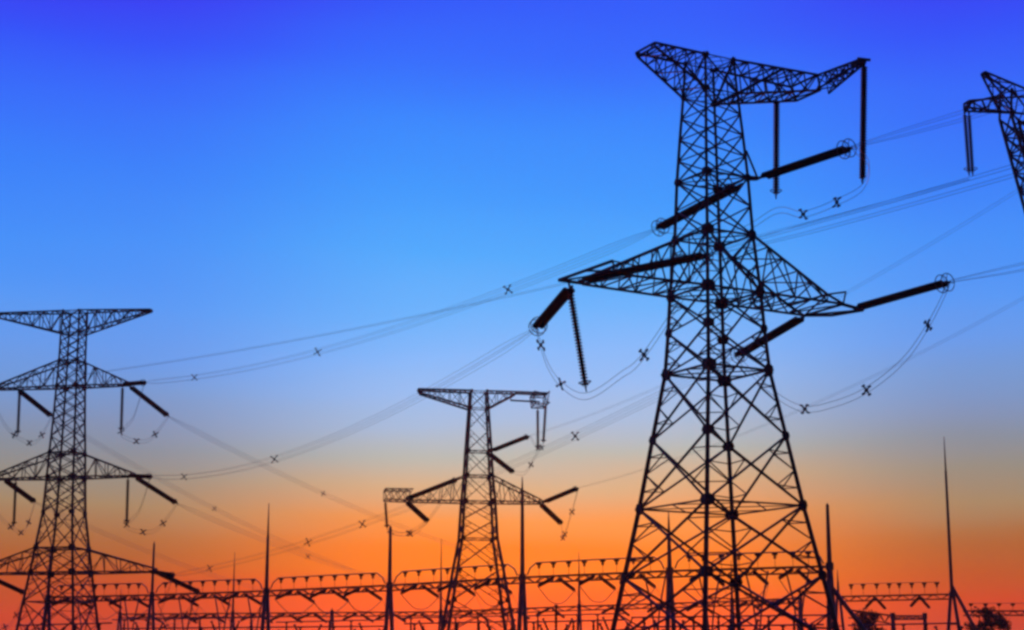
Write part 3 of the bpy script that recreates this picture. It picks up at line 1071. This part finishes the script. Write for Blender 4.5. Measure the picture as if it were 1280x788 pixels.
# stay braces of the two right posts
for (px0, py0, px1, py1, Y, nm) in ((1040, 735, 1082, 790, 242, 'right of the large pylon'), (1190, 733, 1222, 792, 318, 'of the tall lone post')):
    a, b = at(px0, py0, Y), at(px1, py1, Y)
    d = (b - a)
    b = a + d * (a.z / (a.z - b.z))
    root = empty('stay_brace', b, f'slanting steel stay brace {nm}', 'brace', 'slanting braces of the gantry posts')
    m = MB()
    m.bar(a, b, .32, 8)
    m.build('tube', M_POST, root, True)
    m = MB()
    m.lathe(b + V((0, 0, -.2)), (0, 0, 1), [(0, .7), (.45, .7), (.6, .45)], 8)
    m.build('footing', M_CONC, root)


# ------------------------------------------------------------------ low switchyard equipment
def bus_support(x, y, h, label, vee=False):
    root = empty('bus_support', (x, y, 0), label, 'bus support', 'bus supports along the foot of the picture')
    m = MB()
    hs = h * .52
    m.bar((x, y, 0), (x, y, hs), .2, 8, .17)
    m.lathe(V((x, y, hs)), (0, 0, 1), [(0, .32), (.08, .32)], 8)
    m.build('pedestal', M_POST, root)
    for s in ((-1, 1) if vee else (0,)):
        m = MB()
        ax = V((s * .42, 0, 1)).normalized()
        L = h - hs - .1
        prof = [(.08, .1)]
        cnt = 11
        for j in range(cnt):
            z = .1 + j * (L - .2) / cnt
            prof += [(z + .04, .25), (z + .16, .14)]
        prof += [(L, .14)]
        m.lathe(V((x, y, hs)), ax, prof, 9)
        m.build('post_insulator', M_PORC, root)
        m = MB()
        m.lathe(V((x, y, hs)) + ax * L, ax, [(0, .3), (.18, .3), (.24, .1)], 9)
        m.build('cap', M_HARD, root)
    return root


ORD = ['first', 'second', 'third', 'fourth', 'fifth', 'sixth', 'seventh', 'eighth']
GQ = 'rigid busbars low in the switchyard'
runs = [(150, 480, 786, 300, 9.0, 8, 'left of the slim pylon'), (505, 640, 780, 285, 9.6, 5, 'behind the slim pylon legs'), (655, 780, 778, 270, 9.7, 5, 'left of the large pylon legs'),
        (790, 1040, 772, 262, 10.2, 8, 'behind the large pylon legs'), (1060, 1200, 782, 280, 9.4, 5, 'right of the large pylon'),
        (140, 330, 775, 350, 9.4, 6, 'behind, right of the left pylon'), (345, 480, 778, 348, 9.4, 5, 'behind, between the two tall left posts'), (500, 640, 773, 340, 9.6, 5, 'behind, past the slim pylon'),
        (660, 785, 770, 330, 9.7, 5, 'behind, between the slim and large pylons'), (795, 1030, 784, 236, 9.7, 7, 'in front, under the large pylon'), (20, 140, 782, 290, 9.7, 4, 'among the left pylon legs')]
for (x0, x1, py, Y, hh, n, nm) in runs:
    a, b = at(x0, py, Y), at(x1, py - 3, Y - 6)
    bundle([a, lerp(a, b, .25), lerp(a, b, .5), lerp(a, b, .75), b], f'low rigid busbar {nm}', GQ, 1, .1, .12, (), 'busbar', 'rigid_busbar')
    for i in range(n):
        c = lerp(a, b, (i + .5) / n)
        bus_support(c.x, c.y, c.z - .15, f'{ORD[i]} support from the left of the low busbar {nm}', i % 3 == 1)
bus_support(at(695, 757, 262).x, 262, at(695, 757, 262).z, 'tall capped insulator column standing alone left of the large pylon')


# paired dropper cables from the front beams down to the equipment
for i, t, nm in ((0, .35, 'first pair right of the left pylon legs'), (0, .8, 'pair beside the thin post right of the left pylon'), (1, .3, 'pair right of the thin post by the left pylon'), (1, .62, 'middle pair left of the tall spiked post'),
                 (1, .9, 'pair just left of the tall spiked post'), (4, .9, 'pair just left of the large pylon legs'), (5, .25, 'left pair seen through the large pylon legs'), (5, .55, 'middle pair seen through the large pylon legs'), (5, .8, 'right pair seen through the large pylon legs')):
    a = lerp(pp[i], pp[i + 1], t - .07) + FARD * .3 + V((0, 0, -.35))
    b = lerp(pp[i], pp[i + 1], t + .07) + FARD * .3 + V((0, 0, -.35))
    c = lerp(a, b, .5)
    c.z = 8.6
    cable = [a, lerp(a, c, .5) + (a - b) * -.04, c - V((0, 0, .1)), lerp(b, c, .5) + (a - b) * .04, b]
    bundle(spline(cable, 6), f'V-shaped hanging cable, {nm}', 'V-shaped dropper cables', 1, .2, .13, (), 'cable', 'dropper_cable')

# ------------------------------------------------------------------ low tree at the right corner
def tree(px, py_top, Y, w, label):
    top = at(px, py_top, Y)
    h = top.z
    x, y = top.x, top.y
    root = empty('tree', (x, y, 0), label, 'tree', 'low trees at the right foot of the picture')
    m = MB()
    m.bar((x, y, -.1), (x + .2, y, h * .55), .22, 8, .12)
    for k in range(7):
        a = rnd.uniform(0, 6.28)
        m.bar((x + .1, y, h * rnd.uniform(.25, .5)), (x + math.cos(a) * w * .4, y + math.sin(a) * w * .4, h * rnd.uniform(.55, .85)), .08, 5, .03)
    m.build('trunk', M_BARK, root)
    m = MB()
    for c in range(60):
        a, rr, zz = rnd.uniform(0, 6.28), w * .5 * math.sqrt(rnd.random()), rnd.uniform(-1, 1)
        cc = V((x + math.cos(a) * rr * math.sqrt(max(.05, 1 - zz * zz * .8)), y + math.sin(a) * rr, h * .66 + zz * h * .3))
        R = rnd.uniform(.7, 1.35)
        for _ in range(80):
            d = V((rnd.gauss(0, 1), rnd.gauss(0, 1), rnd.gauss(0, .8))).normalized() * R * rnd.random() ** .4
            p = cc + d
            u = V((rnd.gauss(0, 1), rnd.gauss(0, 1), rnd.gauss(0, 1))).normalized()
            v2 = u.cross(V((rnd.gauss(0, 1), rnd.gauss(0, 1), rnd.gauss(0, 1)))).normalized()
            s = rnd.uniform(.18, .36)
            k = len(m.v)
            m.v += [p - u * s, p + v2 * s * .5, p + u * s, p - v2 * s * .5]
            m.f.append((k, k + 1, k + 2, k + 3))
    m.build('crown', M_LEAF, root)


tree(1234, 758, 322, 7.2, 'wide dark bushy tree in the bottom right corner beside the lone post')
tree(1082, 763, 318, 6.5, 'dark bushy tree just right of the large pylon base, under the low beam')
